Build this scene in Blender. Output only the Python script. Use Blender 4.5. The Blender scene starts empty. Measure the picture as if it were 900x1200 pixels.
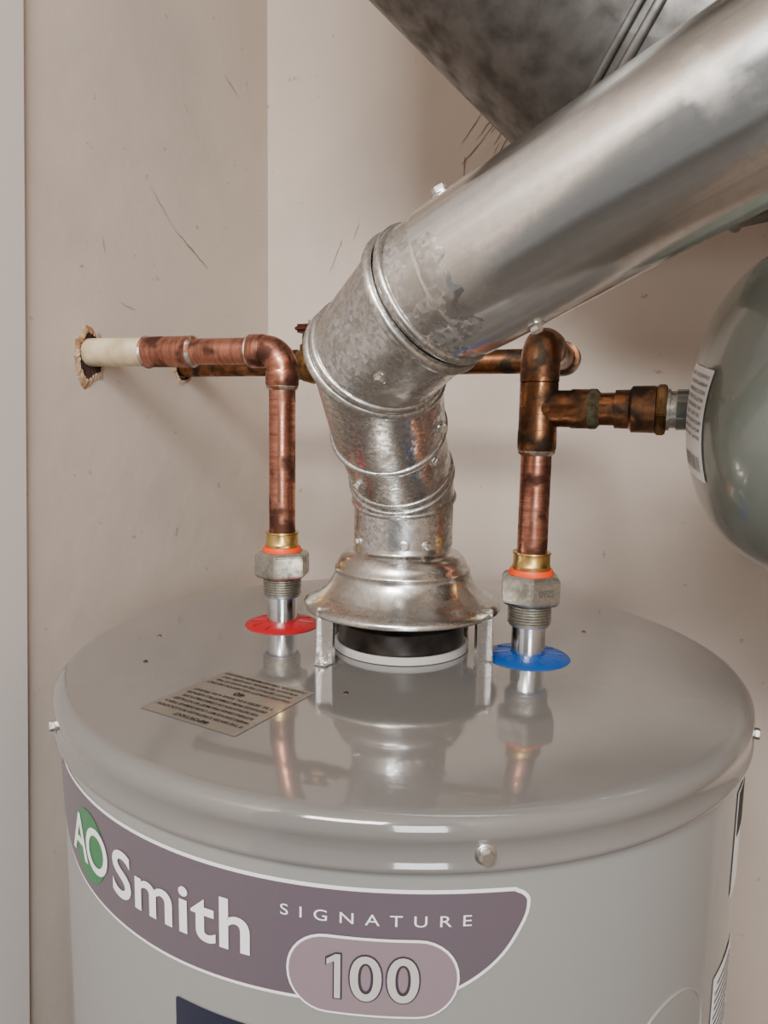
import bpy, bmesh, math, random
from mathutils import Vector, Matrix
random.seed(7)
ZT = 1.22          # height of heater top above floor
C22, S22 = 0.927, 0.375
def V(a, b, z): return Vector((a, b, z + ZT))
def W(x, y, z): return V(x*C22 - y*S22, x*S22 + y*C22, z)   # heater-facing frame -> room frame
def srgb(r, g, b):
    def f(c):
        c /= 255.0
        return c/12.92 if c <= 0.04045 else ((c+0.055)/1.055)**2.4
    return (f(r), f(g), f(b), 1)

# ------------------------------------------------------------------ materials
def new_mat(name):
    m = bpy.data.materials.new(name); m.use_nodes = True
    nt = m.node_tree; b = nt.nodes['Principled BSDF']
    return m, nt, b
def N(nt, t, **k):
    n = nt.nodes.new(t)
    for a, v in k.items(): setattr(n, a, v)
    return n
def simple(name, col, rough=0.5, metal=0.0, coat=0.0, bump=0.0, bscale=60, var=0.0, vscale=8, var_col=None):
    m, nt, b = new_mat(name)
    b.inputs['Base Color'].default_value = col
    b.inputs['Roughness'].default_value = rough
    b.inputs['Metallic'].default_value = metal
    b.inputs['Coat Weight'].default_value = coat
    b.inputs['Coat Roughness'].default_value = 0.04
    tc = N(nt, 'ShaderNodeTexCoord')
    if bump:
        n = N(nt, 'ShaderNodeTexNoise'); n.inputs['Scale'].default_value = bscale; n.inputs['Detail'].default_value = 5
        nt.links.new(tc.outputs['Object'], n.inputs['Vector'])
        bp = N(nt, 'ShaderNodeBump'); bp.inputs['Strength'].default_value = bump; bp.inputs['Distance'].default_value = 0.002
        nt.links.new(n.outputs['Fac'], bp.inputs['Height']); nt.links.new(bp.outputs['Normal'], b.inputs['Normal'])
    if var:
        n = N(nt, 'ShaderNodeTexNoise'); n.inputs['Scale'].default_value = vscale; n.inputs['Detail'].default_value = 6
        nt.links.new(tc.outputs['Object'], n.inputs['Vector'])
        r = N(nt, 'ShaderNodeValToRGB'); r.color_ramp.elements[0].position = 0.35; r.color_ramp.elements[1].position = 0.65
        vc = var_col or tuple(c*(1-var) for c in col[:3])+(1,)
        r.color_ramp.elements[0].color = vc; r.color_ramp.elements[1].color = col
        nt.links.new(n.outputs['Fac'], r.inputs['Fac']); nt.links.new(r.outputs['Color'], b.inputs['Base Color'])
    return m

def metal_mat(name, c1, c2, r1, r2, spangle=60, streak=(3, 300), use_spangle=0.5, dirt=None, dirtscale=25, dirt_lo=0.55, dirt_hi=0.7, bump=0.15):
    """sheet metal: spangle cells + streaks along UV u + dirt"""
    m, nt, b = new_mat(name)
    b.inputs['Metallic'].default_value = 1
    tc = N(nt, 'ShaderNodeTexCoord')
    vo = N(nt, 'ShaderNodeTexVoronoi'); vo.inputs['Scale'].default_value = spangle
    nt.links.new(tc.outputs['Object'], vo.inputs['Vector'])
    mp = N(nt, 'ShaderNodeMapping'); mp.inputs['Scale'].default_value = (streak[0], streak[1], 1)
    nt.links.new(tc.outputs['UV'], mp.inputs['Vector'])
    ns = N(nt, 'ShaderNodeTexNoise'); ns.inputs['Scale'].default_value = 1; ns.inputs['Detail'].default_value = 4
    nt.links.new(mp.outputs['Vector'], ns.inputs['Vector'])
    sep = N(nt, 'ShaderNodeSeparateColor'); nt.links.new(vo.outputs['Color'], sep.inputs['Color'])
    mx = N(nt, 'ShaderNodeMix'); mx.data_type = 'FLOAT'; mx.inputs[0].default_value = use_spangle
    nt.links.new(ns.outputs['Fac'], mx.inputs[2]); nt.links.new(sep.outputs[0], mx.inputs[3])
    rmp = N(nt, 'ShaderNodeValToRGB')
    rmp.color_ramp.elements[0].position = 0.25; rmp.color_ramp.elements[1].position = 0.75
    rmp.color_ramp.elements[0].color = c1; rmp.color_ramp.elements[1].color = c2
    nt.links.new(mx.outputs[0], rmp.inputs['Fac'])
    out = rmp.outputs['Color']
    mr = N(nt, 'ShaderNodeMapRange'); mr.inputs['From Min'].default_value = 0.25; mr.inputs['From Max'].default_value = 0.75
    mr.inputs['To Min'].default_value = r2; mr.inputs['To Max'].default_value = r1
    nt.links.new(mx.outputs[0], mr.inputs['Value'])
    rough = mr.outputs['Result']
    if dirt:
        nd = N(nt, 'ShaderNodeTexNoise'); nd.inputs['Scale'].default_value = dirtscale; nd.inputs['Detail'].default_value = 8
        nt.links.new(tc.outputs['Object'], nd.inputs['Vector'])
        dr = N(nt, 'ShaderNodeMapRange'); dr.inputs['From Min'].default_value = dirt_lo; dr.inputs['From Max'].default_value = dirt_hi
        nt.links.new(nd.outputs['Fac'], dr.inputs['Value'])
        m2 = N(nt, 'ShaderNodeMix'); m2.data_type = 'RGBA'
        nt.links.new(dr.outputs['Result'], m2.inputs[0]); nt.links.new(out, m2.inputs[6]); m2.inputs[7].default_value = dirt
        out = m2.outputs[2]
        m3 = N(nt, 'ShaderNodeMix'); m3.data_type = 'FLOAT'
        nt.links.new(dr.outputs['Result'], m3.inputs[0]); nt.links.new(rough, m3.inputs[2]); m3.inputs[3].default_value = 0.6
        rough = m3.outputs[0]
    nt.links.new(out, b.inputs['Base Color']); nt.links.new(rough, b.inputs['Roughness'])
    if bump:
        n = N(nt, 'ShaderNodeTexNoise'); n.inputs['Scale'].default_value = 25; n.inputs['Detail'].default_value = 3
        nt.links.new(tc.outputs['Object'], n.inputs['Vector'])
        bp = N(nt, 'ShaderNodeBump'); bp.inputs['Strength'].default_value = bump; bp.inputs['Distance'].default_value = 0.01
        nt.links.new(n.outputs['Fac'], bp.inputs['Height']); nt.links.new(bp.outputs['Normal'], b.inputs['Normal'])
    return m

def wall_mat(name, col, dirt):
    """roller-textured paint with faint grime blotches and specks"""
    m, nt, b = new_mat(name)
    b.inputs['Roughness'].default_value = 0.55
    tc = N(nt, 'ShaderNodeTexCoord')
    def noise(sc, det, lo, hi):
        n = N(nt, 'ShaderNodeTexNoise'); n.inputs['Scale'].default_value = sc; n.inputs['Detail'].default_value = det
        nt.links.new(tc.outputs['Object'], n.inputs['Vector'])
        r = N(nt, 'ShaderNodeMapRange'); r.inputs['From Min'].default_value = lo; r.inputs['From Max'].default_value = hi
        nt.links.new(n.outputs['Fac'], r.inputs['Value']); return r.outputs['Result'], n
    f1, _ = noise(5, 6, 0.45, 0.8); f2, _ = noise(70, 3, 0.70, 0.78)
    mxa = N(nt, 'ShaderNodeMix'); mxa.data_type = 'RGBA'; mxa.inputs[6].default_value = col
    mxa.inputs[7].default_value = tuple(c*0.82 for c in col[:3])+(1,); nt.links.new(f1, mxa.inputs[0])
    mxb = N(nt, 'ShaderNodeMix'); mxb.data_type = 'RGBA'; nt.links.new(f2, mxb.inputs[0]); nt.links.new(mxa.outputs[2], mxb.inputs[6]); mxb.inputs[7].default_value = dirt
    nt.links.new(mxb.outputs[2], b.inputs['Base Color'])
    n = N(nt, 'ShaderNodeTexNoise'); n.inputs['Scale'].default_value = 28; n.inputs['Detail'].default_value = 6
    nt.links.new(tc.outputs['Object'], n.inputs['Vector'])
    bp = N(nt, 'ShaderNodeBump'); bp.inputs['Strength'].default_value = 0.35; bp.inputs['Distance'].default_value = 0.003
    nt.links.new(n.outputs['Fac'], bp.inputs['Height']); nt.links.new(bp.outputs['Normal'], b.inputs['Normal'])
    return m

M = {}
M['wall'] = wall_mat('wall_paint', srgb(209, 194, 181), srgb(172, 148, 130))
M['wall_trim'] = simple('trim_paint', srgb(214, 206, 201), 0.6, bump=0.1, bscale=30)
M['ceiling'] = simple('ceiling_paint', srgb(196, 188, 180), 0.8)
M['floor'] = simple('concrete', srgb(110, 104, 98), 0.8, bump=0.3, var=0.25, vscale=6)
M['paint'] = simple('heater_enamel', srgb(139, 139, 136), 0.22, coat=0.8, bump=0.03, bscale=14)
M['lidpaint'] = simple('lid_enamel', srgb(114, 111, 108), 0.10, coat=1.0, bump=0.02, bscale=10, var=0.05, vscale=20)
M['galv'] = metal_mat('galvanized_pipe', (0.53, 0.52, 0.50, 1), (0.80, 0.79, 0.77, 1), 0.13, 0.26, spangle=260, use_spangle=0.12, streak=(4, 220), dirt=(0.38, 0.34, 0.30, 1), dirtscale=22, dirt_lo=0.58, dirt_hi=0.8, bump=0.03)
M['galv_elbow'] = metal_mat('galvanized_elbow', (0.38, 0.37, 0.35, 1), (0.74, 0.73, 0.71, 1), 0.16, 0.36, spangle=420, use_spangle=0.5, streak=(30, 60), dirt=(0.34, 0.31, 0.27, 1), dirtscale=35, dirt_lo=0.50, dirt_hi=0.70, bump=0.16)
M['galv_hood'] = metal_mat('galvanized_hood', (0.42, 0.40, 0.37, 1), (0.72, 0.70, 0.67, 1), 0.18, 0.30, spangle=420, use_spangle=0.3, streak=(60, 3), dirt=(0.36, 0.32, 0.27, 1), dirtscale=30, bump=0.06)
M['strap'] = metal_mat('galvanized_strap', (0.62, 0.61, 0.59, 1), (0.74, 0.73, 0.71, 1), 0.25, 0.35, spangle=300, use_spangle=0.5, bump=0)
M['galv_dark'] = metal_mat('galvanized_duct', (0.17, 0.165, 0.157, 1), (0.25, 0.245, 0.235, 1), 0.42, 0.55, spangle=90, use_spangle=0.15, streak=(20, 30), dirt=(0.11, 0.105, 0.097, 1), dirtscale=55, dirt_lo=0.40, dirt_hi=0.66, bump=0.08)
M['copper'] = metal_mat('copper_pipe', (0.25, 0.09, 0.055, 1), (0.70, 0.32, 0.22, 1), 0.2, 0.36, spangle=90, use_spangle=0.1, streak=(300, 10), dirt=(0.11, 0.05, 0.035, 1), dirtscale=38, dirt_lo=0.48, dirt_hi=0.60, bump=0.05)
M['copper_old'] = metal_mat('copper_aged', (0.13, 0.055, 0.028, 1), (0.37, 0.165, 0.075, 1), 0.22, 0.40, spangle=110, use_spangle=0.3, streak=(60, 40), dirt=(0.055, 0.04, 0.028, 1), dirtscale=50, dirt_lo=0.46, dirt_hi=0.60, bump=0.12)
M['solder'] = metal_mat('solder', (0.50, 0.45, 0.41, 1), (0.80, 0.74, 0.68, 1), 0.3, 0.5, dirt=(0.34, 0.16, 0.10, 1), dirtscale=120, dirt_lo=0.48, dirt_hi=0.58)
M['verdigris'] = simple('verdigris', srgb(80, 84, 58), 0.7, bump=0.6, bscale=300, var=1, vscale=200, var_col=srgb(60, 34, 18))
M['brass'] = metal_mat('brass', (0.46, 0.29, 0.09, 1), (0.76, 0.52, 0.20, 1), 0.25, 0.35, dirt=(0.3, 0.17, 0.07, 1), dirtscale=80)
M['brass_old'] = metal_mat('brass_aged', (0.13, 0.065, 0.025, 1), (0.30, 0.17, 0.07, 1), 0.35, 0.5, dirt=(0.07, 0.04, 0.02, 1), dirtscale=90)
M['zinc'] = metal_mat('zinc_nut', (0.38, 0.36, 0.31, 1), (0.56, 0.54, 0.48, 1), 0.35, 0.5, spangle=400, dirt=(0.26, 0.24, 0.20, 1), dirtscale=80, bump=0.1)
M['chrome'] = metal_mat('plated_nipple', (0.60, 0.62, 0.64, 1), (0.80, 0.82, 0.84, 1), 0.15, 0.25, bump=0)
M['screw'] = metal_mat('screw_steel', (0.55, 0.54, 0.50, 1), (0.8, 0.78, 0.74, 1), 0.2, 0.3, bump=0)
M['red'] = simple('red_plastic', srgb(172, 0, 20), 0.4)
M['blue'] = simple('blue_plastic', srgb(0, 72, 146), 0.4)
M['orange'] = simple('orange_gasket', srgb(236, 70, 0), 0.45)
M['cyan'] = simple('blue_liner', srgb(60, 120, 190), 0.4)
M['black'] = simple('flue_black', srgb(18, 16, 16), 0.35, metal=0.3, var=0.5, vscale=60, var_col=srgb(60, 52, 46))
M['ring'] = simple('flue_ring', srgb(184, 180, 176), 0.4)
M['cream'] = simple('cream_painted_pipe', srgb(224, 212, 184), 0.4, var=0.2, vscale=40, var_col=srgb(186, 164, 128))
M['plaster'] = simple('torn_plaster', srgb(206, 186, 162), 0.9, bump=1, bscale=200, var=0.6, vscale=70, var_col=srgb(150, 110, 76))
M['hole'] = simple('hole_dark', srgb(64, 38, 24), 0.9, bump=1, bscale=200, var=0.5, vscale=150)
M['exp'] = simple('expansion_enamel', srgb(104, 109, 101), 0.2, coat=0.8, bump=0.06, bscale=12, var=0.1, vscale=8)
M['label_bg'] = simple('label_mauve', srgb(92, 82, 90), 0.4, coat=0.3)
M['badge'] = simple('badge_mauve', srgb(132, 116, 122), 0.38, coat=0.3)
M['white'] = simple('label_white', srgb(238, 237, 236), 0.45)
M['green'] = simple('logo_green', srgb(38, 112, 64), 0.4, coat=0.3)
M['navy'] = simple('label_navy', srgb(16, 26, 48), 0.4, coat=0.3)
M['ink'] = simple('ink', srgb(22, 20, 20), 0.6)
M['ink2'] = simple('ink_grey', srgb(80, 74, 70), 0.6)
M['badgeink'] = simple('badge_ink', srgb(60, 52, 60), 0.45)
M['rating'] = simple('rating_plate', srgb(134, 127, 117), 0.28, metal=0.4, var=0.15, vscale=60, coat=0.4)
M['scuff'] = simple('scuff_mark', srgb(146, 128, 115), 0.8)
M['rust'] = simple('valve_handle_bronze', srgb(74, 34, 20), 0.45, metal=0.6, bump=0.5, bscale=300)

# ------------------------------------------------------------------ mesh helpers
def empty(name, loc=None):
    o = bpy.data.objects.new(name, None)
    o.empty_display_size = 0.05
    bpy.context.collection.objects.link(o)
    if loc is not None: o.location = loc
    return o
def mk(name, verts, faces, mat, parent=None, smooth=True, uvs=None):
    me = bpy.data.meshes.new(name)
    me.from_pydata([tuple(v) for v in verts], [], faces)
    if uvs is not None:
        ul = me.uv_layers.new(name='UVMap')
        for p in me.polygons:
            for li, vi in zip(p.loop_indices, p.vertices): ul.data[li].uv = uvs[vi]
    for p in me.polygons: p.use_smooth = smooth
    me.materials.append(M[mat])
    o = bpy.data.objects.new(name, me); bpy.context.collection.objects.link(o)
    if parent:
        o.parent = parent
        o.matrix_parent_inverse = Matrix.Translation(-parent.location)
    return o
def frame(d):
    d = d.normalized()
    r = Vector((0, 0, 1)) if abs(d.z) < 0.9 else Vector((1, 0, 0))
    u = d.cross(r).normalized(); v = d.cross(u).normalized()
    return u, v
def lathe(name, prof, origin, axis, mat, parent=None, seg=64, smooth=True, sharp=35, wob=0):
    axis = axis.normalized(); u, v = frame(axis)
    vs = []; uv = []; L = 0
    for i, (r, h) in enumerate(prof):
        if i: L += math.hypot(r-prof[i-1][0], h-prof[i-1][1])
        for k in range(seg+1):
            a = 2*math.pi*k/seg
            rr = max(r, 1e-5)
            vs.append(origin + axis*h + (u*math.cos(a)+v*math.sin(a))*rr); uv.append((L, a*0.04))
    fs = []
    n = seg+1
    for i in range(len(prof)-1):
        for k in range(seg):
            fs.append((i*n+k, i*n+k+1, (i+1)*n+k+1, (i+1)*n+k))
    o = mk(name, vs, fs, mat, parent, smooth, uv)
    bm = bmesh.new(); bm.from_mesh(o.data)
    bmesh.ops.remove_doubles(bm, verts=bm.verts, dist=1e-6)
    bmesh.ops.recalc_face_normals(bm, faces=bm.faces)
    for e in bm.edges:
        if len(e.link_faces) == 2 and e.calc_face_angle(0) > math.radians(sharp): e.smooth = False
    bm.to_mesh(o.data); bm.free()
    return o
def tube(name, pts, r, mat, parent=None, seg=40, cap=True):
    n = len(pts); rs = r if isinstance(r, (list, tuple)) else [r]*n
    tang = []
    for i in range(n):
        a = pts[max(i-1, 0)]; b = pts[min(i+1, n-1)]
        tang.append((b-a).normalized())
    u, v = frame(tang[0]); vs = []; uv = []; L = 0
    for i in range(n):
        if i:
            q = tang[i-1].rotation_difference(tang[i]); u = q @ u; v = q @ v
            L += (pts[i]-pts[i-1]).length
        for k in range(seg+1):
            a = 2*math.pi*k/seg
            vs.append(pts[i]+(u*math.cos(a)+v*math.sin(a))*rs[i]); uv.append((L, a*0.04))
    m = seg+1; fs = []
    for i in range(n-1):
        for k in range(seg): fs.append((i*m+k, i*m+k+1, (i+1)*m+k+1, (i+1)*m+k))
    if cap:
        fs.append(tuple(range(seg-1, -1, -1))); fs.append(tuple((n-1)*m+k for k in range(seg)))
    o = mk(name, vs, fs, mat, parent, True, uv)
    bm = bmesh.new(); bm.from_mesh(o.data)
    bmesh.ops.remove_doubles(bm, verts=bm.verts, dist=1e-6)
    bmesh.ops.recalc_face_normals(bm, faces=bm.faces)
    for e in bm.edges:
        if len(e.link_faces) == 2 and e.calc_face_angle(0) > math.radians(40): e.smooth = False
    bm.to_mesh(o.data); bm.free()
    return o
def fillet(p0, c, p1, rad, n=10):
    d0 = (p0-c).normalized(); d1 = (p1-c).normalized()
    ang = d0.angle(d1); t = rad/math.tan(ang/2)
    a = c+d0*t; b = c+d1*t
    ctr = c+(d0+d1).normalized()*(rad/math.sin(ang/2))
    va = a-ctr; vb = b-ctr; tot = va.angle(vb); ax = va.cross(vb).normalized()
    return [ctr + Matrix.Rotation(tot*i/n, 3, ax) @ va for i in range(n+1)]
def miter_tube(name, J, R, mat, parent, bead_mat=None, beads=(), seg=72, bias=None):
    """gored sheet-metal tube: flat gores meeting on mitre planes, optional raised beads (joint, offset, radius)"""
    n = len(J); d = [(J[i+1]-J[i]).normalized() for i in range(n-1)]
    bias = bias or {}
    nrm = [d[0]] + [(d[i-1]*(1-bias.get(i, 0.5))+d[i]*bias.get(i, 0.5)).normalized() for i in range(1, n-1)] + [d[-1]]
    u, v = frame(d[0]); vs = []; fs = []; uv = []; frames = []
    L = 0
    for i in range(n-1):
        if i:
            q = d[i-1].rotation_difference(d[i]); u = q @ u; v = q @ v
        frames.append((u.copy(), v.copy()))
        base = len(vs); Ls = (J[i+1]-J[i]).length
        for e, (P, nn) in enumerate(((J[i], nrm[i]), (J[i+1], nrm[i+1]))):
            for k in range(seg+1):
                a = 2*math.pi*k/seg
                q = P+(u*math.cos(a)+v*math.sin(a))*R[i]
                t = -((q-P).dot(nn))/d[i].dot(nn)
                vs.append(q+d[i]*t); uv.append((L+e*Ls, a*0.04))
        m = seg+1
        for k in range(seg): fs.append((base+k, base+k+1, base+m+k+1, base+m+k))
        L += Ls
    o = mk(name, vs, fs, mat, parent, True, uv)
    for bi, (j, off, rr) in enumerate(beads):
        si = min(max(j if off >= 0 else j-1, 0), n-2)
        uu, vv = frames[si]; P = J[j]; nn = nrm[j]; dd = d[si]
        ring = []
        for k in range(seg):
            a = 2*math.pi*k/seg
            q = P+(uu*math.cos(a)+vv*math.sin(a))*(R[si])
            t = -((q-P).dot(nn))/dd.dot(nn)
            ring.append(q+dd*(t+off))
        c = P+dd*off; bv = []; bf = []; K = 12
        for k in range(seg):
            tg = (ring[(k+1) % seg]-ring[k-1]).normalized(); ow = (ring[k]-c).normalized(); bb = tg.cross(ow)
            for s in range(K):
                a = 2*math.pi*s/K
                bv.append(ring[k]+(ow*math.cos(a)+bb*math.sin(a)*1.25)*rr)
        for k in range(seg):
            for s in range(K):
                bf.append((k*K+s, k*K+(s+1) % K, ((k+1) % seg)*K+(s+1) % K, ((k+1) % seg)*K+s))
        mk(name+'_bead_%d' % bi, bv, bf, bead_mat or mat, parent, True, [(0, 0)]*len(bv))
    return o
def hexprism(name, origin, axis, r, h, mat, parent, ch=0.0025, rot=0.0):
    axis = axis.normalized(); u, v = frame(axis); vs = []; fs = []
    lv = [(r*0.88, 0), (r, ch), (r, h-ch), (r*0.88, h)]
    for rr, hh in lv:
        for k in range(6):
            a = math.pi/3*k+rot; vs.append(origin+axis*hh+(u*math.cos(a)+v*math.sin(a))*rr)
    for i in range(3):
        for k in range(6): fs.append((i*6+k, i*6+(k+1) % 6, (i+1)*6+(k+1) % 6, (i+1)*6+k))
    fs.append((5, 4, 3, 2, 1, 0)); fs.append((18, 19, 20, 21, 22, 23))
    o = mk(name, vs, fs, mat, parent, False, [(p[0], p[1]) for p in vs])
    bm = bmesh.new(); bm.from_mesh(o.data); bmesh.ops.recalc_face_normals(bm, faces=bm.faces); 
    bmesh.ops.bevel(bm, geom=list(bm.edges), offset=min(0.0007, r*0.08), segments=2, affect='EDGES')
    bm.to_mesh(o.data); bm.free()
    return o
def box(name, lo, hi, mat, parent=None, bevel=0.0):
    bm = bmesh.new(); bmesh.ops.create_cube(bm, size=1)
    c = (lo+hi)/2; s = hi-lo
    for v in bm.verts: v.co = Vector((v.co.x*abs(s.x), v.co.y*abs(s.y), v.co.z*abs(s.z)))+c
    if bevel: bmesh.ops.bevel(bm, geom=list(bm.edges), offset=bevel, segments=3, affect='EDGES')
    me = bpy.data.meshes.new(name); bm.to_mesh(me); bm.free(); me.materials.append(M[mat])
    o = bpy.data.objects.new(name, me); bpy.context.collection.objects.link(o)
    if parent:
        o.parent = parent; o.matrix_parent_inverse = Matrix.Translation(-parent.location)
    return o
def screw(name, pos, nrm, parent, s=0.0045, mat='screw'):
    nrm = nrm.normalized()
    lathe(name+'_flange', [(0, -0.001), (s*1.35, -0.001), (s*1.35, s*0.15), (s*1.0, s*0.3), (0, s*0.3)], pos, nrm, mat, parent, seg=20)
    hexprism(name+'_head', pos+nrm*s*0.2, nrm, s, s*0.9, mat, parent, ch=s*0.15, rot=random.random())

# ------------------------------------------------------------------ flat art wrapped onto a surface
def bm_slices(bm, step, lo, hi, axis=0):
    x = lo
    while x < hi:
        co = Vector((x, 0, 0)) if axis == 0 else Vector((0, x, 0))
        no = Vector((1, 0, 0)) if axis == 0 else Vector((0, 1, 0))
        bmesh.ops.bisect_plane(bm, geom=list(bm.verts)+list(bm.edges)+list(bm.faces), plane_co=co, plane_no=no)
        x += step
def text_bm(body, bold=0.0, spacing=1.0):
    cu = bpy.data.curves.new('t', 'FONT'); cu.body = body; cu.size = 1; cu.offset = bold; cu.space_character = spacing; cu.resolution_u = 6
    o = bpy.data.objects.new('t', cu); bpy.context.collection.objects.link(o)
    bpy.context.view_layer.update()
    dg = bpy.context.evaluated_depsgraph_get(); me = bpy.data.meshes.new_from_object(o.evaluated_get(dg))
    bm = bmesh.new(); bm.from_mesh(me)
    bpy.data.objects.remove(o); bpy.data.meshes.remove(me)
    return bm
def fit(bm, w, h, ox=0, oy=0):
    xs = [v.co.x for v in bm.verts]; ys = [v.co.y for v in bm.verts]
    x0, x1, y0, y1 = min(xs), max(xs), min(ys), max(ys)
    for v in bm.verts:
        v.co.x = (v.co.x-(x0+x1)/2)/(x1-x0)*w+ox; v.co.y = (v.co.y-(y0+y1)/2)/(y1-y0)*h+oy; v.co.z = 0
def poly_bm(pts):
    ar = sum((pts[i][0]*pts[(i+1) % len(pts)][1]-pts[(i+1) % len(pts)][0]*pts[i][1]) for i in range(len(pts)))
    if ar < 0: pts = pts[::-1]
    bm = bmesh.new(); vs = [bm.verts.new((x, y, 0)) for x, y in pts]
    bm.faces.new(vs)
    return bm
def finish(bm, name, mat, parent, fn, step=0.006):
    xs = [v.co.x for v in bm.verts]; 
    bm_slices(bm, step, min(xs)+step/2, max(xs))
    bmesh.ops.triangulate(bm, faces=list(bm.faces))
    for v in bm.verts: v.co = fn(v.co.x, v.co.y)
    me = bpy.data.meshes.new(name); bm.to_mesh(me); bm.free(); me.materials.append(M[mat])
    for p in me.polygons: p.use_smooth = False
    o = bpy.data.objects.new(name, me); bpy.context.collection.objects.link(o)
    if parent:
        o.parent = parent; o.matrix_parent_inverse = Matrix.Translation(-parent.location)
    return o
RB = 0.260
def cyl(a0, z0, lift):
    def fn(x, y):
        a = math.radians(a0)+x/RB; r = RB+lift
        return W(r*math.sin(a), -r*math.cos(a), z0+y)
    return fn
def rrect(w, h, r, n=8):
    p = []
    for cx, cy, a0 in ((w/2-r, h/2-r, 0), (-w/2+r, h/2-r, 90), (-w/2+r, -h/2+r, 180), (w/2-r, -h/2+r, 270)):
        for i in range(n+1):
            a = math.radians(a0+90*i/n); p.append((cx+r*math.cos(a), cy+r*math.sin(a)))
    return p
def catmull(P, n=8):
    out = []; m = len(P)
    for i in range(m):
        p0, p1, p2, p3 = P[i-1], P[i], P[(i+1) % m], P[(i+2) % m]
        for k in range(n):
            t = k/n
            out.append(tuple(0.5*((2*p1[c])+(-p0[c]+p2[c])*t+(2*p0[c]-5*p1[c]+4*p2[c]-p3[c])*t*t+(-p0[c]+3*p1[c]-3*p2[c]+p3[c])*t**3) for c in (0, 1)))
    return out

# ------------------------------------------------------------------ room
AL, BB, AR = -0.335, 0.339, 0.66
FL, CE, BF = -ZT, 1.18, -1.3
box('wall_left', V(AL-0.06, BF, FL), V(AL, BB+0.06, CE), 'wall')
box('wall_back', V(AL, BB, FL), V(AR, BB+0.06, CE), 'wall')
box('wall_right', V(AR, -0.85, FL), V(AR+0.06, BB+0.06, CE), 'wall')
box('floor', V(AL-0.06, -2.4, FL-0.05), V(AR+0.06, BB+0.06, FL), 'floor')
box('ceiling', V(AL-0.06, -1.2, CE), V(AR+0.06, BB+0.06, CE+0.05), 'ceiling')
t_ = box('trim_1', V(AL-0.002, -0.50, FL), V(AL+0.005, -0.075, CE), 'wall_trim', bevel=0.0025)
for v in t_.data.vertices:
    if v.co.y > -0.3: v.co.y += (v.co.z-ZT-0.105)*0.047

# scuffs on the walls
def ribbon(pts, w, nrm):
    vs = []; fs = []
    for i, p in enumerate(pts):
        t = (pts[min(i+1, len(pts)-1)]-pts[max(i-1, 0)]).normalized(); s = t.cross(nrm).normalized()
        ww = w*(0.3+0.7*math.sin(math.pi*i/(len(pts)-1)))*random.uniform(0.6, 1.2)
        vs += [p+s*ww, p-s*ww]
    for i in range(len(pts)-1): fs.append((2*i, 2*i+1, 2*i+3, 2*i+2))
    return vs, fs
def scuffs(name, lines, nrm, parent=None):
    vs = []; fs = []
    for (p, q, w) in lines:
        pts = [p.lerp(q, i/8)+Vector((0, 0, random.uniform(-0.0012, 0.0012))) for i in range(9)]
        a, b = ribbon(pts, w, nrm); o = len(vs); vs += a; fs += [tuple(i+o for i in f) for f in b]
    return mk(name, vs, fs, 'scuff', parent, False)
e = 0.0006
scuffs('wall_left_scuff_marks', [(V(AL+e, 0.14, 0.395), V(AL+e, 0.20, 0.365), 0.0009), (V(AL+e, 0.10, 0.43), V(AL+e, 0.14, 0.395), 0.0005),
    (V(AL+e, 0.03, 0.36), V(AL+e, 0.032, 0.345), 0.0004), (V(AL+e, 0.24, 0.60), V(AL+e, 0.27, 0.585), 0.0005), (V(AL+e, 0.05, 0.30), V(AL+e, 0.075, 0.297), 0.0004)], Vector((1, 0, 0)))
L = []
for i in range(26):
    a0 = -0.045+random.uniform(-0.02, 0.028); z0 = 0.49+random.uniform(-0.06, 0.04)
    L.append((V(a0, BB-e, z0), V(a0+random.uniform(0.0, 0.03), BB-e, z0+random.uniform(0.005, 0.035)), random.uniform(0.0004, 0.0010)))
L.append((V(-0.24, BB-e, 0.38), V(-0.222, BB-e, 0.42), 0.0006)); L.append((V(-0.205, BB-e, 0.42), V(-0.197, BB-e, 0.44), 0.0005))
scuffs('wall_back_scuff_marks', L, Vector((0, -1, 0)))

# ------------------------------------------------------------------ water heater
Z = Vector((0, 0, 1))
wh = empty('water_heater', V(0, 0, FL))
O = V(0, 0, 0)
lathe('jacket', [(0, -1.19), (0.250, -1.19), (RB, -1.18), (RB, -0.6), (RB, -0.06), (RB, -0.021), (0.2, -0.02)], O, Z, 'paint', wh, seg=160)
lathe('lid', [(0.05, -0.0006), (0.12, 0.0), (0.20, 0.0), (0.2535, 0.0), (0.2575, -0.0005), (0.2605, -0.002), (0.2630, -0.0048), (0.2640, -0.0085), (0.2640, -0.0120), (0.2632, -0.0135), (0.2632, -0.0235), (0.2644, -0.0250), (0.2644, -0.0278), (0.2630, -0.0288), (0.2595, -0.0288)], O, Z, 'lidpaint', wh, seg=192, sharp=60)
for i in range(3):
    a = i*2.094+0.5
    lathe('foot_%d' % i, [(0, -1.22), (0.025, -1.22), (0.022, -1.185), (0, -1.185)], V(0.2*math.cos(a), 0.2*math.sin(a), 0), Z, 'black', wh, 20)
def rim_screw(i, al, z=-0.0195, r=0.2632, s=0.0040):
    a = math.radians(al); p = W(r*math.sin(a), -r*math.cos(a), z); q = W(math.sin(a), -math.cos(a), 0)-W(0, 0, 0)
    screw('rim_screw_%d' % i, p, q, wh, s)
for i, al in enumerate((7.8, -61, 63, 130, -130)): rim_screw(i, al, z=-0.0190)

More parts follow.
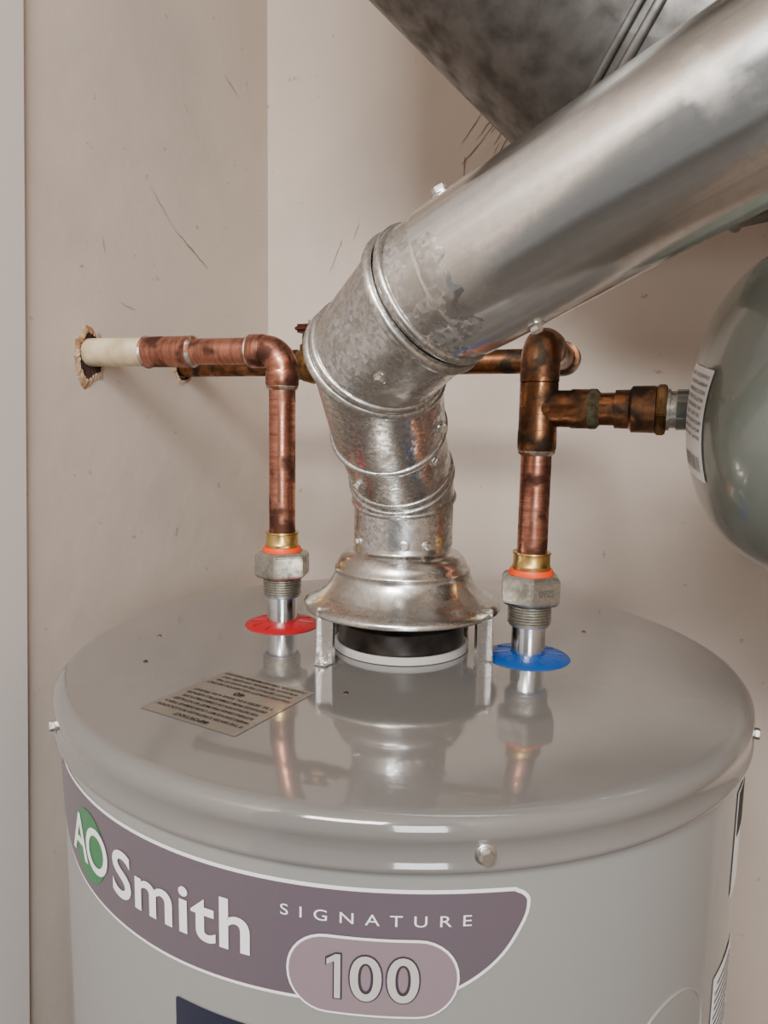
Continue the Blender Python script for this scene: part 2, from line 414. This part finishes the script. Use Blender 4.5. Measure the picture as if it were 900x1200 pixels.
# front label
def A(x): return math.radians(x+25)*RB
outl = [(A(-62.5), 0.030), (A(-61), 0.008), (A(-57.5), -0.012), (A(-52), -0.024), (A(-44), -0.030), (A(-30), -0.033), (A(-15), -0.032), (A(-5), -0.030), (A(2.5), -0.0265), (A(7), -0.018), (A(10.5), -0.005), (A(12.8), 0.012), (A(13.3), 0.022), (A(12.9), 0.0265), (A(11.9), 0.0295), (A(10.3), 0.0308), (A(0), 0.0315), (A(-20), 0.031), (A(-40), 0.031), (A(-60), 0.0325)]
pts = catmull(outl, 6)
finish(poly_bm(pts), 'label_border', 'white', wh, cyl(-25, -0.070, 0.0003))
def inset(P, d):
    out = []; m = len(P)
    for i in range(m):
        t = Vector((P[(i+1) % m][0]-P[i-1][0], P[(i+1) % m][1]-P[i-1][1], 0)).normalized()
        n = Vector((-t.y, t.x, 0)); out.append((P[i][0]+n.x*d, P[i][1]+n.y*d))
    return out
area_ = sum(pts[i][0]*pts[(i+1) % len(pts)][1]-pts[(i+1) % len(pts)][0]*pts[i][1] for i in range(len(pts)))
finish(poly_bm(inset(pts, 0.0019 if area_ > 0 else -0.0019)), 'label_panel', 'label_bg', wh, cyl(-25, -0.070, 0.0006))
circ = [(0.0225*math.cos(i*math.pi/24), 0.0220*math.sin(i*math.pi/24)) for i in range(48)]
finish(poly_bm(circ), 'logo_disc', 'green', wh, cyl(-46.2, -0.0700, 0.0009))
b = text_bm('AO', 0.012, 0.85); fit(b, 0.052, 0.0280); finish(b, 'logo_initials', 'white', wh, cyl(-46.4, -0.0690, 0.0012))
b = text_bm('Smith', 0.018, 1.06); fit(b, 0.099, 0.0285); finish(b, 'logo_word', 'white', wh, cyl(-28.5, -0.0700, 0.0012))
b = text_bm('SIGNATURE', 0.0, 1.9); fit(b, 0.094, 0.0058); finish(b, 'series_word', 'white', wh, cyl(-3.6, -0.0545, 0.0010))
finish(poly_bm(rrect(0.0855, 0.0420, 0.0205)), 'badge_border', 'white', wh, cyl(-3.8, -0.0850, 0.0012))
finish(poly_bm(rrect(0.0830, 0.0395, 0.0192)), 'badge_panel', 'badge', wh, cyl(-3.8, -0.0850, 0.0015))
def one(g):  # numeral one with a flag
    return [(-0.0012-g, -0.01175-g), (0.0018+g, -0.01175-g), (0.0018+g, 0.01175+g), (-0.0006, 0.01175+g), (-0.0050-g, 0.0088+g), (-0.0050-g, 0.0058-g), (-0.0012-g, 0.0080-g)]
for nm, g, bold, mt, lf in (('badge_number_outline', 0.0008, 0.045, 'badgeink', 0.0018), ('badge_number', 0.0, 0.01, 'ring', 0.0021)):
    finish(poly_bm([(x-0.0175, y) for x, y in one(g)]), nm+'_one', mt, wh, cyl(-3.7, -0.0850, lf))
    for k, ox in enumerate((-0.0033, 0.0148)):
        b = text_bm('0', bold); fit(b, 0.0155+2*g, 0.0240+2*g, ox); finish(b, nm+'_zero_%d' % k, mt, wh, cyl(-3.7, -0.0850, lf))
finish(poly_bm(rrect(0.066, 0.30, 0.002)), 'instruction_panel', 'navy', wh, cyl(-20.8, -0.2735, 0.0005))
# side stickers
finish(poly_bm(rrect(0.085, 0.072, 0.001)), 'energy_sticker', 'white', wh, cyl(63, -0.079, 0.0005))
finish(poly_bm(rrect(0.077, 0.030, 0.001)), 'energy_sticker_header', 'ink', wh, cyl(63, -0.060, 0.0008))
finish(poly_bm(rrect(0.055, 0.16, 0.001)), 'warning_sticker', 'white', wh, cyl(54, -0.235, 0.0005))
for i in range(24):
    finish(poly_bm(rrect(0.047*random.uniform(0.7, 1), 0.0016, 0.0004, 2)), 'warning_line_%d' % i, 'ink2', wh, cyl(54, -0.163-i*0.0055, 0.0008))
ringp = [cyl(36, -0.172, 0.0)(0.037*math.cos(t*math.pi/32), 0.037*math.sin(t*math.pi/32)) for t in range(65)]
tube('jacket_embossed_ring', ringp, 0.0010, 'paint', wh, seg=10, cap=False)
# rating plate lying on the lid
c0 = W(-0.1347, -0.0726, 0); c1 = W(-0.0684, -0.1106, 0); c3 = W(-0.1677, -0.1421, 0)
ex = (c1-c0); ey = (c3-c0)
ex.normalize(); ey = (ey-ex*ey.dot(ex)).normalized()
ctr = W(-0.1150, -0.1269, 0)
def plate(lift):
    return lambda x, y: ctr - ex*x*1.0 + (-ey)*(-y) + Z*lift
finish(poly_bm(rrect(0.080, 0.080, 0.001)), 'rating_plate', 'rating', wh, plate(0.0004), 0.05)
words = ['IMPORTANT', 'IF THE HEATER IS INSTALLED IN A LOCATION', 'WHERE LEAKAGE MAY CAUSE DAMAGE THEN A', 'SUITABLE DRAIN PAN MUST BE INSTALLED', 'FOR INSTALLATION ON COMBUSTIBLE FLOOR', 'DISTANCES FROM COMBUSTIBLE SURFACES', '1 IN. SIDES 0 IN. REAR 4 IN. FRONT', '40', 'GALLONS CAPACITY FOR INDOOR USE ONLY', 'DO NOT OBSTRUCT THE AIR INTAKE OF THIS', 'APPLIANCE. SEE MANUAL FOR LISTED VENT', 'CONNECTOR TYPE AND MINIMUM CLEARANCE']
y = 0.037
for i, w in enumerate(words):
    big = w == '40'; h = 0.0058 if big else (0.0038 if i == 0 else 0.0030)
    wd = 0.009 if big else (0.028 if i == 0 else random.uniform(0.064, 0.073))
    b = text_bm(w, 0.02); fit(b, wd, h)
    f = plate(0.0007); yy = y-h/2
    for v_ in b.verts: v_.co.y += yy
    finish(b, 'rating_text_%d' % i, 'ink', wh, f, 0.2)
    y -= h+0.0031
for i, (x, yy) in enumerate(((-0.0395, -0.1105), (-0.195, -0.055), (0.165, 0.045), (-0.205, 0.01))):
    lathe('lid_rivet_%d' % i, [(0.0018, 0), (0.0017, 0.0005), (0.0010, 0.0010), (0, 0.0011)], W(x, yy, 0), Z, 'brass_old', wh, 16)

# flue outlet
fo = W(0.0, 0.002, 0)
lathe('flue_outlet_ring', [(0.046, 0), (0.0560, 0.0), (0.0560, 0.0035), (0.054, 0.0055), (0.050, 0.0055)], fo, Z, 'ring', wh, 72)
lathe('flue_collar', [(0.0535, 0.001), (0.0535, 0.005), (0.0520, 0.0065), (0.0520, 0.020), (0.0528, 0.022), (0.0500, 0.024), (0.042, 0.024), (0.041, 0.0), (0.0, 0.0)], fo, Z, 'black', wh, 72)

def nipple(tag, p, mat):
    lathe(tag+'_tag', [(0.0135, 0.0042), (0.022, 0.0032), (0.0325, 0.0010), (0.0335, 0.0), (0.0325, 0.0), (0.0130, 0.0)], p, Z, mat, wh, 64)
    for i in range(10):
        a = i*math.pi/5+0.3; d = Vector((math.cos(a), math.sin(a), 0))
        tube(tag+'_tag_rib_%d' % i, [p+d*0.016+Z*0.0040, p+d*0.028+Z*0.0026], 0.0005, mat, wh, 8)
    lathe(tag+'_nipple', [(0.0133, 0), (0.0133, 0.026), (0.0128, 0.028), (0, 0.028)], p, Z, 'chrome', wh, 48)
hot = V(-0.119, 0.009, 0); cold = V(0.103, 0.0136, 0)
nipple('hot', hot, 'red'); nipple('cold', cold, 'blue')

# ------------------------------------------------------------------ draft hood
dh = empty('draft_hood', W(0, 0, 0.0))
hp = [(0.0790, 0.0352), (0.0806, 0.0352), (0.0808, 0.0372), (0.0795, 0.0392), (0.0750, 0.0415), (0.0690, 0.0450), (0.0630, 0.0500), (0.0585, 0.0560), (0.0560, 0.0610), (0.0552, 0.0640), (0.0558, 0.0652), (0.0555, 0.0668), (0.0540, 0.0678), (0.0528, 0.0715), (0.0505, 0.0755), (0.0465, 0.0790), (0.0425, 0.0805), (0.0405, 0.0812), (0.0398, 0.0825), (0.0396, 0.0900), (0.0396, 0.0960)]
lathe('hood_bell', hp, W(0, 0, 0), Z, 'galv_hood', dh, 96, sharp=50)
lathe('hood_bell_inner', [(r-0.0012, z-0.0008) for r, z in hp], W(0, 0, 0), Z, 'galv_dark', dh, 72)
for i, (x, yy) in enumerate(((-0.0590, -0.0490), (0.0625, -0.0450), (0.055, 0.052), (-0.052, 0.055))):
    p = W(x, yy, 0); rad = (p-W(0, 0, 0)); rad.z = 0; rad.normalize()
    rad = (rad + (W(0, -1 if yy < 0 else 1, 0)-W(0, 0, 0))*1.2).normalized(); tan = Z.cross(rad)
    w2 = 0.0066; fl = 0.0050; zt = 0.0420
    def strip(nm, A_, B_, C_, D_):
        o = mk(nm, [A_, B_, C_, D_], [(0, 1, 2, 3)], 'strap', dh, False, [(0, 0), (0.01, 0), (0.01, 0.04), (0, 0.04)])
        md = o.modifiers.new('s', 'SOLIDIFY'); md.thickness = 0.0010; md.offset = 0
    q = p-rad*0.002
    strip('hood_leg_%d_web' % i, q-tan*w2+Z*0.0005, q+tan*w2+Z*0.0005, q+tan*w2+Z*zt, q-tan*w2+Z*zt)
    for s in (-1, 1):
        strip('hood_leg_%d_flange_%d' % (i, s), q+tan*w2*s+Z*0.0005, q+tan*w2*s+rad*fl+Z*0.0005, q+tan*w2*s+rad*fl*0.6+Z*zt, q+tan*w2*s+Z*zt)
    if i != 1: strip('hood_leg_%d_foot' % i, q-tan*w2+Z*0.0007, q+tan*w2+Z*0.0007, q+tan*w2*0.8+rad*0.012+Z*0.0007, q-tan*w2*0.8+rad*0.012+Z*0.0007)
    if i == 0: screw('hood_foot_screw_%d' % i, q+rad*0.0075+Z*0.0015, Z, dh, 0.0030)

# ------------------------------------------------------------------ vent pipe (gored elbow + run)
vp = empty('vent_pipe', W(0, 0, 0.09))
G = W(0.1453, -0.260, 0.324); ps = W(0.0085, -0.168, 0.2532); pd = (G-ps).normalized()
J = [W(0, 0, 0.086), W(0, 0, 0.124), W(-0.003, -0.014, 0.146), W(-0.0138, -0.0564, 0.180), W(-0.0222, -0.1190, 0.2250), ps, ps+pd*0.05]
miter_tube('elbow', J, [0.0402, 0.0408, 0.0400, 0.0412, 0.0420, 0.0412], 'galv_elbow', vp, None,
    beads=[(1, 0.0, 0.0018), (2, -0.004, 0.0016), (2, 0.003, 0.0018), (3, 0.0, 0.0020), (3, -0.006, 0.0012), (4, -0.003, 0.0028), (4, 0.005, 0.0022), (5, -0.005, 0.0030), (5, 0.004, 0.0024)], bias={4: 0.68})
tend = (AR+0.01-ps.x)/pd.x
p0 = ps+pd*0.016
tube('pipe_run', [p0, p0+pd*0.0006, ps+pd*0.1, ps+pd*0.2, ps+pd*0.3, ps+pd*tend], [0.0410, 0.0424, 0.0424, 0.0424, 0.0424, 0.0424], 'galv', vp, 96, cap=False)
lathe('wall_thimble', [(0.043, 0.0), (0.068, 0.0), (0.068, 0.004), (0.046, 0.008), (0.043, 0.012)], ps+pd*(tend-0.02), -pd, 'galv', vp, 48)
def smear(nm, s0, s1, a0, a1, r):
    u, v = frame(pd); vs = []; fs = []; n1, n2 = 14, 28
    for i in range(n1+1):
        for k in range(n2+1):
            a = a0+(a1-a0)*k/n2; ed = 0.35*math.sin(k*1.7)+0.3*math.sin(k*0.9+1)
            s = s0+(s1-s0)*(i/n1)*(1+0.45*ed*(k > 0 and k < n2))
            edge = min(1, 3*min(i, n1-i)/n1, 3*min(k, n2-k)/n2)
            vs.append(ps+pd*s+(u*math.cos(a)+v*math.sin(a))*(r-0.0002+0.0006*edge)); 
    for i in range(n1):
        for k in range(n2): q = i*(n2+1)+k; fs.append((q, q+1, q+n2+2, q+n2+1))
    mk(nm, vs, fs, 'galv_elbow', vp, True, [(0, 0)]*len(vs))
def ang_of(vec):
    u, v = frame(pd); n = vec-pd*vec.dot(pd); return math.atan2(n.dot(v), n.dot(u))
def tube_screw(name, P, d, toward, r, s=0.0038):
    n = toward-d*toward.dot(d); n.normalize(); screw(name, P+n*r, n, vp, s)
toC = lambda P: V(0.2024, -0.5384, 0.1835)-P
ac = ang_of(toC(ps).normalized())
smear('slip_joint_smear', 0.0165, 0.034, ac-0.9, ac+0.9, 0.0424)
upv = Vector((0, 0, 1)); R_ = (W(1, 0, 0)-W(0, 0, 0))
P = ps+pd*0.030; tube_screw('screw_a', P, pd, upv*1.0+toC(P).normalized()*0.10-R_*0.3, 0.0424, 0.0044)
P = ps+pd*0.050; tube_screw('screw_b', P, pd, -upv*1.0+toC(P).normalized()*0.22+R_*0.3, 0.0424, 0.0036)
P = (J[3]+J[4])/2-(J[4]-J[3])*0.25; dd = (J[4]-J[3]).normalized(); tube_screw('screw_c', P, dd, toC(P).normalized()+R_*1.3, 0.0412)
P = J[2].lerp(J[3], 0.5); dd = (J[3]-J[2]).normalized(); tube_screw('screw_d', P, dd, toC(P).normalized()*1.1-R_*0.8, 0.040, 0.0032)
P = J[2].lerp(J[3], 0.8); dd = (J[3]-J[2]).normalized(); tube_screw('screw_f', P, dd, toC(P).normalized()*0.9+R_*0.55, 0.040, 0.0034)
P = J[4].lerp(J[5], 0.5); dd = (J[5]-J[4]).normalized(); tube_screw('screw_e', P, dd, toC(P).normalized()-upv*0.5-R_*0.1, 0.042, 0.0030)
for i, x in enumerate((0.002, 0.45, -1.1)):
    n = W(math.sin(x), -math.cos(x), 0)-W(0, 0, 0); screw('screw_n%d' % i, W(0, 0, 0.0895)+n*0.0402, n, vp, 0.0030)

# ------------------------------------------------------------------ big overhead duct
od = empty('exhaust_duct', W(0.161, 0.017, 0.482))
K2 = W(0.166, 0.020, 0.480)
d1 = Vector((-0.645, -0.478, 0.60)).normalized()
K1 = K2+d1*0.24; K0 = Vector((K1.x, K1.y, CE+ZT+0.01))
K3 = W(0.26, -0.010, 0.448); K4 = Vector((AR+0.01, K3.y, K3.z+0.06))
miter_tube('duct', [K0, K1, K2, K3, K4], [0.107, 0.107, 0.109, 0.107], 'galv_dark', od, None, beads=[(1, 0, 0.003), (2, -0.004, 0.0025), (2, 0.008, 0.003), (3, 0, 0.003)], seg=96)

# ------------------------------------------------------------------ copper
def cuff(name, p, d, mat, parent, r=0.0142, l=0.017):
    d = d.normalized()
    lathe(name, [(0.0116, 0), (r-0.0004, 0.0003), (r, 0.0015), (r, l-0.002), (r-0.0008, l)], p, d, mat, parent, 40)
def solder(name, p, d, parent, r=0.0140):
    lathe(name, [(0.0116, -0.0030), (r-0.0010, -0.0020), (r+0.0004, 0), (r-0.0006, 0.0016), (0.0116, 0.0026)], p, d, 'solder', parent, 40)
def union(tag, p, parent, ztop):
    prof = []
    z = 0.028
    for i in range(7):
        prof += [(0.0158, z), (0.0172, z+0.0008), (0.0172, z+0.0014), (0.0158, z+0.0022)]; z += 0.0022
    lathe(tag+'_threads', [(0.010, 0.0265), (0.0158, 0.0268)]+prof+[(0.0150, z)], p, Z, 'zinc', parent, 48, smooth=False)
    lathe(tag+'_liner', [(0.0138, 0.0262), (0.0152, 0.0262), (0.0152, 0.0282)], p, Z, 'cyan', parent, 40)
    hexprism(tag+'_union_nut', p+Z*0.0440, Z, 0.0252, 0.0235, 'zinc', parent, ch=0.003, rot=0.25)
    lathe(tag+'_gasket', [(0.0120, 0.0670), (0.0172, 0.0670), (0.0176, 0.0690), (0.0165, 0.0715), (0.0120, 0.0716)], p, Z, 'orange', parent, 40)
    lathe(tag+'_brass_tail', [(0.0118, 0.0710), (0.0148, 0.0712), (0.0150, 0.0740), (0.0142, 0.0752), (0.0142, 0.0830), (0.0150, 0.0838), (0.0148, 0.0850), (0.0118, 0.0852)], p, Z, 'brass', parent, 40)
hw = empty('hot_water_pipe', hot+Z*0.03)
union('hot', hot, hw, 0)
RP = 0.0117
ez = 0.2435
E = hot+Z*ez
wallp = V(AL-0.01, 0.009, 0.2465); lw = (wallp-E).normalized()
tube('riser', [hot+Z*0.080, hot+Z*0.15, E-Z*0.02], RP, 'copper', hw)
fil = fillet(E-Z*0.05, E, E+lw*0.05, 0.0165, 12)
tube('elbow_body', [E-Z*0.0175]+fil+[E+lw*0.0175], 0.0136, 'copper', hw, 40)
cuff('elbow_cuff_down', E-Z*0.0165, -Z, 'copper', hw, 0.0145, 0.014); solder('elbow_solder_down', E-Z*0.031, Z, hw)
cuff('elbow_cuff_side', E+lw*0.0165, lw, 'copper', hw, 0.0145, 0.014); solder('elbow_solder_side', E+lw*0.031, lw, hw)
tube('lateral', [E+lw*0.02, E+lw*0.1475], RP, 'copper', hw)
tube('lateral_coupling', [E+lw*0.0935, E+lw*0.0945, E+lw*0.1440, E+lw*0.1450], [0.0125, 0.0142, 0.0142, 0.0125], 'copper', hw)
solder('coupling_solder_a', E+lw*0.0935, lw, hw); solder('coupling_solder_b', E+lw*0.1455, lw, hw, 0.0150)
tube('painted_stub', [E+lw*0.146, E+lw*0.230], 0.0135, 'cream', hw)

cw = empty('cold_water_pipe', cold+Z*0.03)
union('cold', cold, cw, 0)
uN, vN = frame(Z); bestn = None
for k in range(6):
    a = math.pi/3*(k+0.5)+0.25; n = uN*math.cos(a)+vN*math.sin(a)
    if bestn is None or n.dot(W(0, -1, 0)-W(0, 0, 0)) > bestn.dot(W(0, -1, 0)-W(0, 0, 0)): bestn = n
tN = Z.cross(bestn)
b = text_bm('0925', 0.01); fit(b, 0.0135, 0.0055)
finish(b, 'nut_stamp', 'ink2', cw, lambda x, y: cold+Z*(0.0560+y)+bestn*(0.0252*math.cos(math.pi/6)+0.0002)+tN*x, 0.2)
tz = 0.196; T = cold+Z*tz
X = Vector((1, 0, 0)); Y = Vector((0, 1, 0))
tube('riser', [cold+Z*0.080, T-Z*0.02], RP, 'copper', cw)
cuff('tee_cuff_low_outer', T-Z*0.016, -Z, 'copper_old', cw, 0.0148, 0.016); solder('tee_solder_low', T-Z*0.033, Z, cw)
tube('tee_body', [T-Z*0.020, T-Z*0.019, T+Z*0.019, T+Z*0.020], [0.0135, 0.0145, 0.0145, 0.0135], 'copper_old', cw)
tube('tee_branch', [T, T+X*0.024, T+X*0.025, T+X*0.038, T+X*0.0385], [0.0138, 0.0138, 0.0146, 0.0146, 0.0125], 'copper_old', cw)
lathe('tee_corrosion', [(0.0120, -0.008), (0.0136, -0.006), (0.0150, -0.001), (0.0148, 0.003), (0.0120, 0.0055)], T+X*0.040, X, 'verdigris', cw, 40)
tube('branch_pipe', [T+X*0.03, T+X*0.090], 0.0120, 'copper_old', cw)
lathe('branch_adapter', [(0.0118, 0.056), (0.0140, 0.0562), (0.0142, 0.066), (0.0168, 0.068), (0.0170, 0.084), (0.0150, 0.0845)], T, X, 'copper_old', cw, 48)
hexprism('branch_hex', T+X*0.0840, X, 0.0195, 0.0075, 'brass_old', cw, ch=0.001, rot=0.2)
lathe('branch_thread', [(0.0148, 0.0915), (0.0148, 0.0935), (0.0132, 0.0938), (0.0132, 0.11)], T, X, 'zinc', cw, 40)
ct = cold+Z*ez
tube('riser_top', [T+Z*0.015, ct-Z*0.015], RP, 'copper_old', cw)
fil = fillet(ct-Z*0.05, ct, ct+Y*0.05, 0.0165, 12)
tube('elbow_up', [ct-Z*0.028, ct-Z*0.0275, ct-Z*0.0175]+fil+[ct+Y*0.030, ct+Y*0.0305], [0.0135]+[0.0148]*(len(fil)+3)+[0.0135], 'copper_old', cw)
cb = V(0.103, 0.15, ez)
tube('cross_pipe', [ct+Y*0.02, cb-Y*0.02], RP, 'copper_old', cw)
fil = fillet(cb-Y*0.05, cb, cb-X*0.05, 0.0165, 12)
tube('elbow_back', [cb-Y*0.030, cb-Y*0.0295]+fil+[cb-X*0.0295, cb-X*0.030], [0.0130]+[0.0148]*(len(fil)+2)+[0.0130], 'copper_old', cw)
solder('elbow_back_solder', cb-X*0.031, X, cw)
tube('supply_run', [cb-X*0.02, V(AL-0.01, 0.15, ez)], RP, 'copper_old', cw)
# shutoff valve
sv = empty('shutoff_valve', V(-0.176, 0.15, ez)); vc = V(-0.163, 0.15, ez)
lathe('body', [(0.012, -0.030), (0.0165, -0.030), (0.0165, -0.020), (0.0145, -0.018), (0.0180, -0.010), (0.0205, 0.0), (0.0180, 0.010), (0.0145, 0.018), (0.0165, 0.020), (0.0165, 0.030), (0.012, 0.030)], vc, X, 'brass_old', sv, 40)
lathe('bonnet', [(0.015, 0.008), (0.015, 0.020), (0.0125, 0.022), (0.0125, 0.029), (0.006, 0.030), (0.005, 0.036), (0, 0.036)], vc, Z, 'brass_old', sv, 32)
hexprism('packing_nut', vc+Z*0.026, Z, 0.0125, 0.007, 'brass_old', sv, ch=0.001)
hexprism('stem_nut', vc+Z*0.042, Z, 0.0065, 0.005, 'screw', sv, ch=0.001)
box('lever', vc+Vector((-0.020, -0.009, 0.0335)), vc+Vector((0.014, 0.009, 0.0425)), 'rust', sv, 0.003)

# ragged plaster around the wall penetrations
def ragged(name, b0, z0, R0, drip, amp=0.18):
    p = V(AL, b0, z0); seg = 72; vs = []; fs = []; mats = []
    ph = [random.uniform(0, 6.28) for _ in range(6)]
    jit = [1+amp*sum(math.sin(n*(2*math.pi*i/seg)+ph[n-2])/n**0.6 for n in (2, 3, 5, 7))+random.uniform(-0.05, 0.05) for i in range(seg)]
    rings = ((0.0125/R0, 0.0010), (0.0148/R0, 0.0004), (0.90, 0.0020), (1.0, 0.0020), (1.15, 0.0008), (1.30, -0.0005))
    for ri, (f, h) in enumerate(rings):
        for k in range(seg):
            a = 2*math.pi*k/seg; r = R0*f*(jit[k] if ri > 1 else 1)
            r = max(r, 0.0125+0.0006*ri)
            zz = math.sin(a)*r; 
            if zz < 0 and ri > 1: zz *= drip
            vs.append(p+Vector((h*random.uniform(0.7, 1.3) if ri < 5 else h, math.cos(a)*r, zz)))
    for ri in range(len(rings)-1):
        for k in range(seg): fs.append((ri*seg+k, ri*seg+(k+1) % seg, (ri+1)*seg+(k+1) % seg, (ri+1)*seg+k)); mats.append(1 if ri < 2 else 0)
    o = mk(name, vs, fs, 'plaster', None, False)
    o.data.materials.append(M['hole'])
    for p_, m_ in zip(o.data.polygons, mats): p_.material_index = m_
    return o
ragged('plaster_patch', 0.009, 0.2464, 0.0180, 1.45, 0.12)
ragged('plaster_patch', 0.15, ez, 0.0150, 1.15, 0.10)

# ------------------------------------------------------------------ expansion tank
et = empty('expansion_tank', V(0.35, 0.0136, tz))
a0 = 0.103+0.104; RR = 0.112; DD = 0.078; cyl_len = 0.15
prof = []
for i in range(25):
    t = math.pi/2*i/24; prof.append((RR*math.sin(t)**0.92, -DD*math.cos(t)))
prof += [(RR, 0.05), (RR+0.0012, 0.052), (RR+0.0012, 0.060), (RR, 0.062), (RR, cyl_len)]
for i in range(1, 25):
    t = math.pi/2*i/24; prof.append((RR*math.cos(t)**0.92 if i < 24 else 0, cyl_len+DD*0.7*math.sin(t)))
oc = V(a0+DD, 0.0136, tz)
lathe('shell', prof, oc, X, 'exp', et, 96)
lathe('neck', [(0.0, -DD-0.006), (0.0145, -DD-0.006), (0.0145, -DD+0.004), (0.020, -DD+0.006)], oc, X, 'exp', et, 40)
def dome(cb_, cz_, rot, lift):
    def fn(x, y):
        xb = cb_+x*math.cos(rot)-y*math.sin(rot); zz = cz_+x*math.sin(rot)+y*math.cos(rot)
        r = math.hypot(xb, zz); st = min(r/RR, 0.999)**(1/0.92); h = -DD*math.sqrt(max(0, 1-st*st))
        nn = Vector((-math.sqrt(max(0, 1-st*st))/DD, xb/RR/RR, zz/RR/RR)).normalized()
        return oc+Vector((h, xb, zz))+nn*lift
    return fn
def finish2(bm, name, mat, fn):
    ys = [v.co.y for v in bm.verts]; bm_slices(bm, 0.006, min(ys)+0.003, max(ys), 1)
    return finish(bm, name, mat, et, fn, 0.006)
DR = 0.22; LZ = -0.009
finish2(poly_bm([(x, y) for x, y in rrect(0.036, 0.072, 0.001)]), 'label', 'white', dome(-0.040, LZ, DR, 0.0008))
lt = ['EXPANSION TANK', 'WARNING READ ALL', 'INSTRUCTIONS BEFORE', 'INSTALLING THIS TANK', 'MAX WORKING PRESS.', '150 PSIG  200 F', 'PRECHARGE 40 PSIG', 'PROP 65 WARNING', 'SERIAL 0925 4471']
for i, w in enumerate(lt):
    bmx = text_bm(w, 0.0); fit(bmx, random.uniform(0.026, 0.032), 0.0024, 0, 0.031-i*0.0048)
    finish2(bmx, 'label_text_%d' % i, 'ink', dome(-0.040, LZ, DR, 0.0013))
x = -0.014
k = 0
while x < 0.014:
    wd = random.choice((0.0003, 0.0005, 0.0008))
    finish2(poly_bm([(x, -0.0200), (x+wd, -0.0200), (x+wd, -0.030), (x, -0.030)]), 'label_barcode_%d' % k, 'ink2', dome(-0.040, LZ, DR, 0.0013))
    x += wd+random.choice((0.0006, 0.0010)); k += 1

# ------------------------------------------------------------------ light
def area(name, loc, target, size, sy, power, col):
    l = bpy.data.lights.new(name, 'AREA'); l.shape = 'RECTANGLE'; l.size = size; l.size_y = sy; l.energy = power; l.color = col
    o = bpy.data.objects.new(name, l); bpy.context.collection.objects.link(o); o.location = loc
    o.rotation_euler = (target-loc).to_track_quat('-Z', 'Y').to_euler()
    return o
area('ceiling_light', V(0.15, -1.45, 1.10), V(0, 0, 0.15), 0.60, 0.40, 32, (1.0, 0.97, 0.93))
area('window_light', V(0.95, -1.9, 0.55), V(0.0, 0, 0.1), 0.5, 1.1, 25, (0.97, 0.98, 1.0))
w = bpy.data.worlds.new('world'); bpy.context.scene.world = w; w.use_nodes = True
bg = w.node_tree.nodes['Background']; bg.inputs['Color'].default_value = (0.95, 0.94, 0.93, 1); bg.inputs['Strength'].default_value = 0.29

# ------------------------------------------------------------------ camera
cam = bpy.data.cameras.new('camera'); co = bpy.data.objects.new('camera', cam); bpy.context.collection.objects.link(co)
cam.sensor_fit = 'VERTICAL'; cam.sensor_height = 24; cam.lens = 24*832/1200; cam.clip_start = 0.01
rot = Matrix.Rotation(math.radians(22.2), 4, 'Z') @ Matrix.Rotation(math.radians(90-7.2), 4, 'X') @ Matrix.Rotation(math.radians(1.0), 4, 'Z')
co.matrix_world = Matrix.Translation(V(0.2024, -0.5384, 0.1835)) @ rot
bpy.context.scene.camera = co
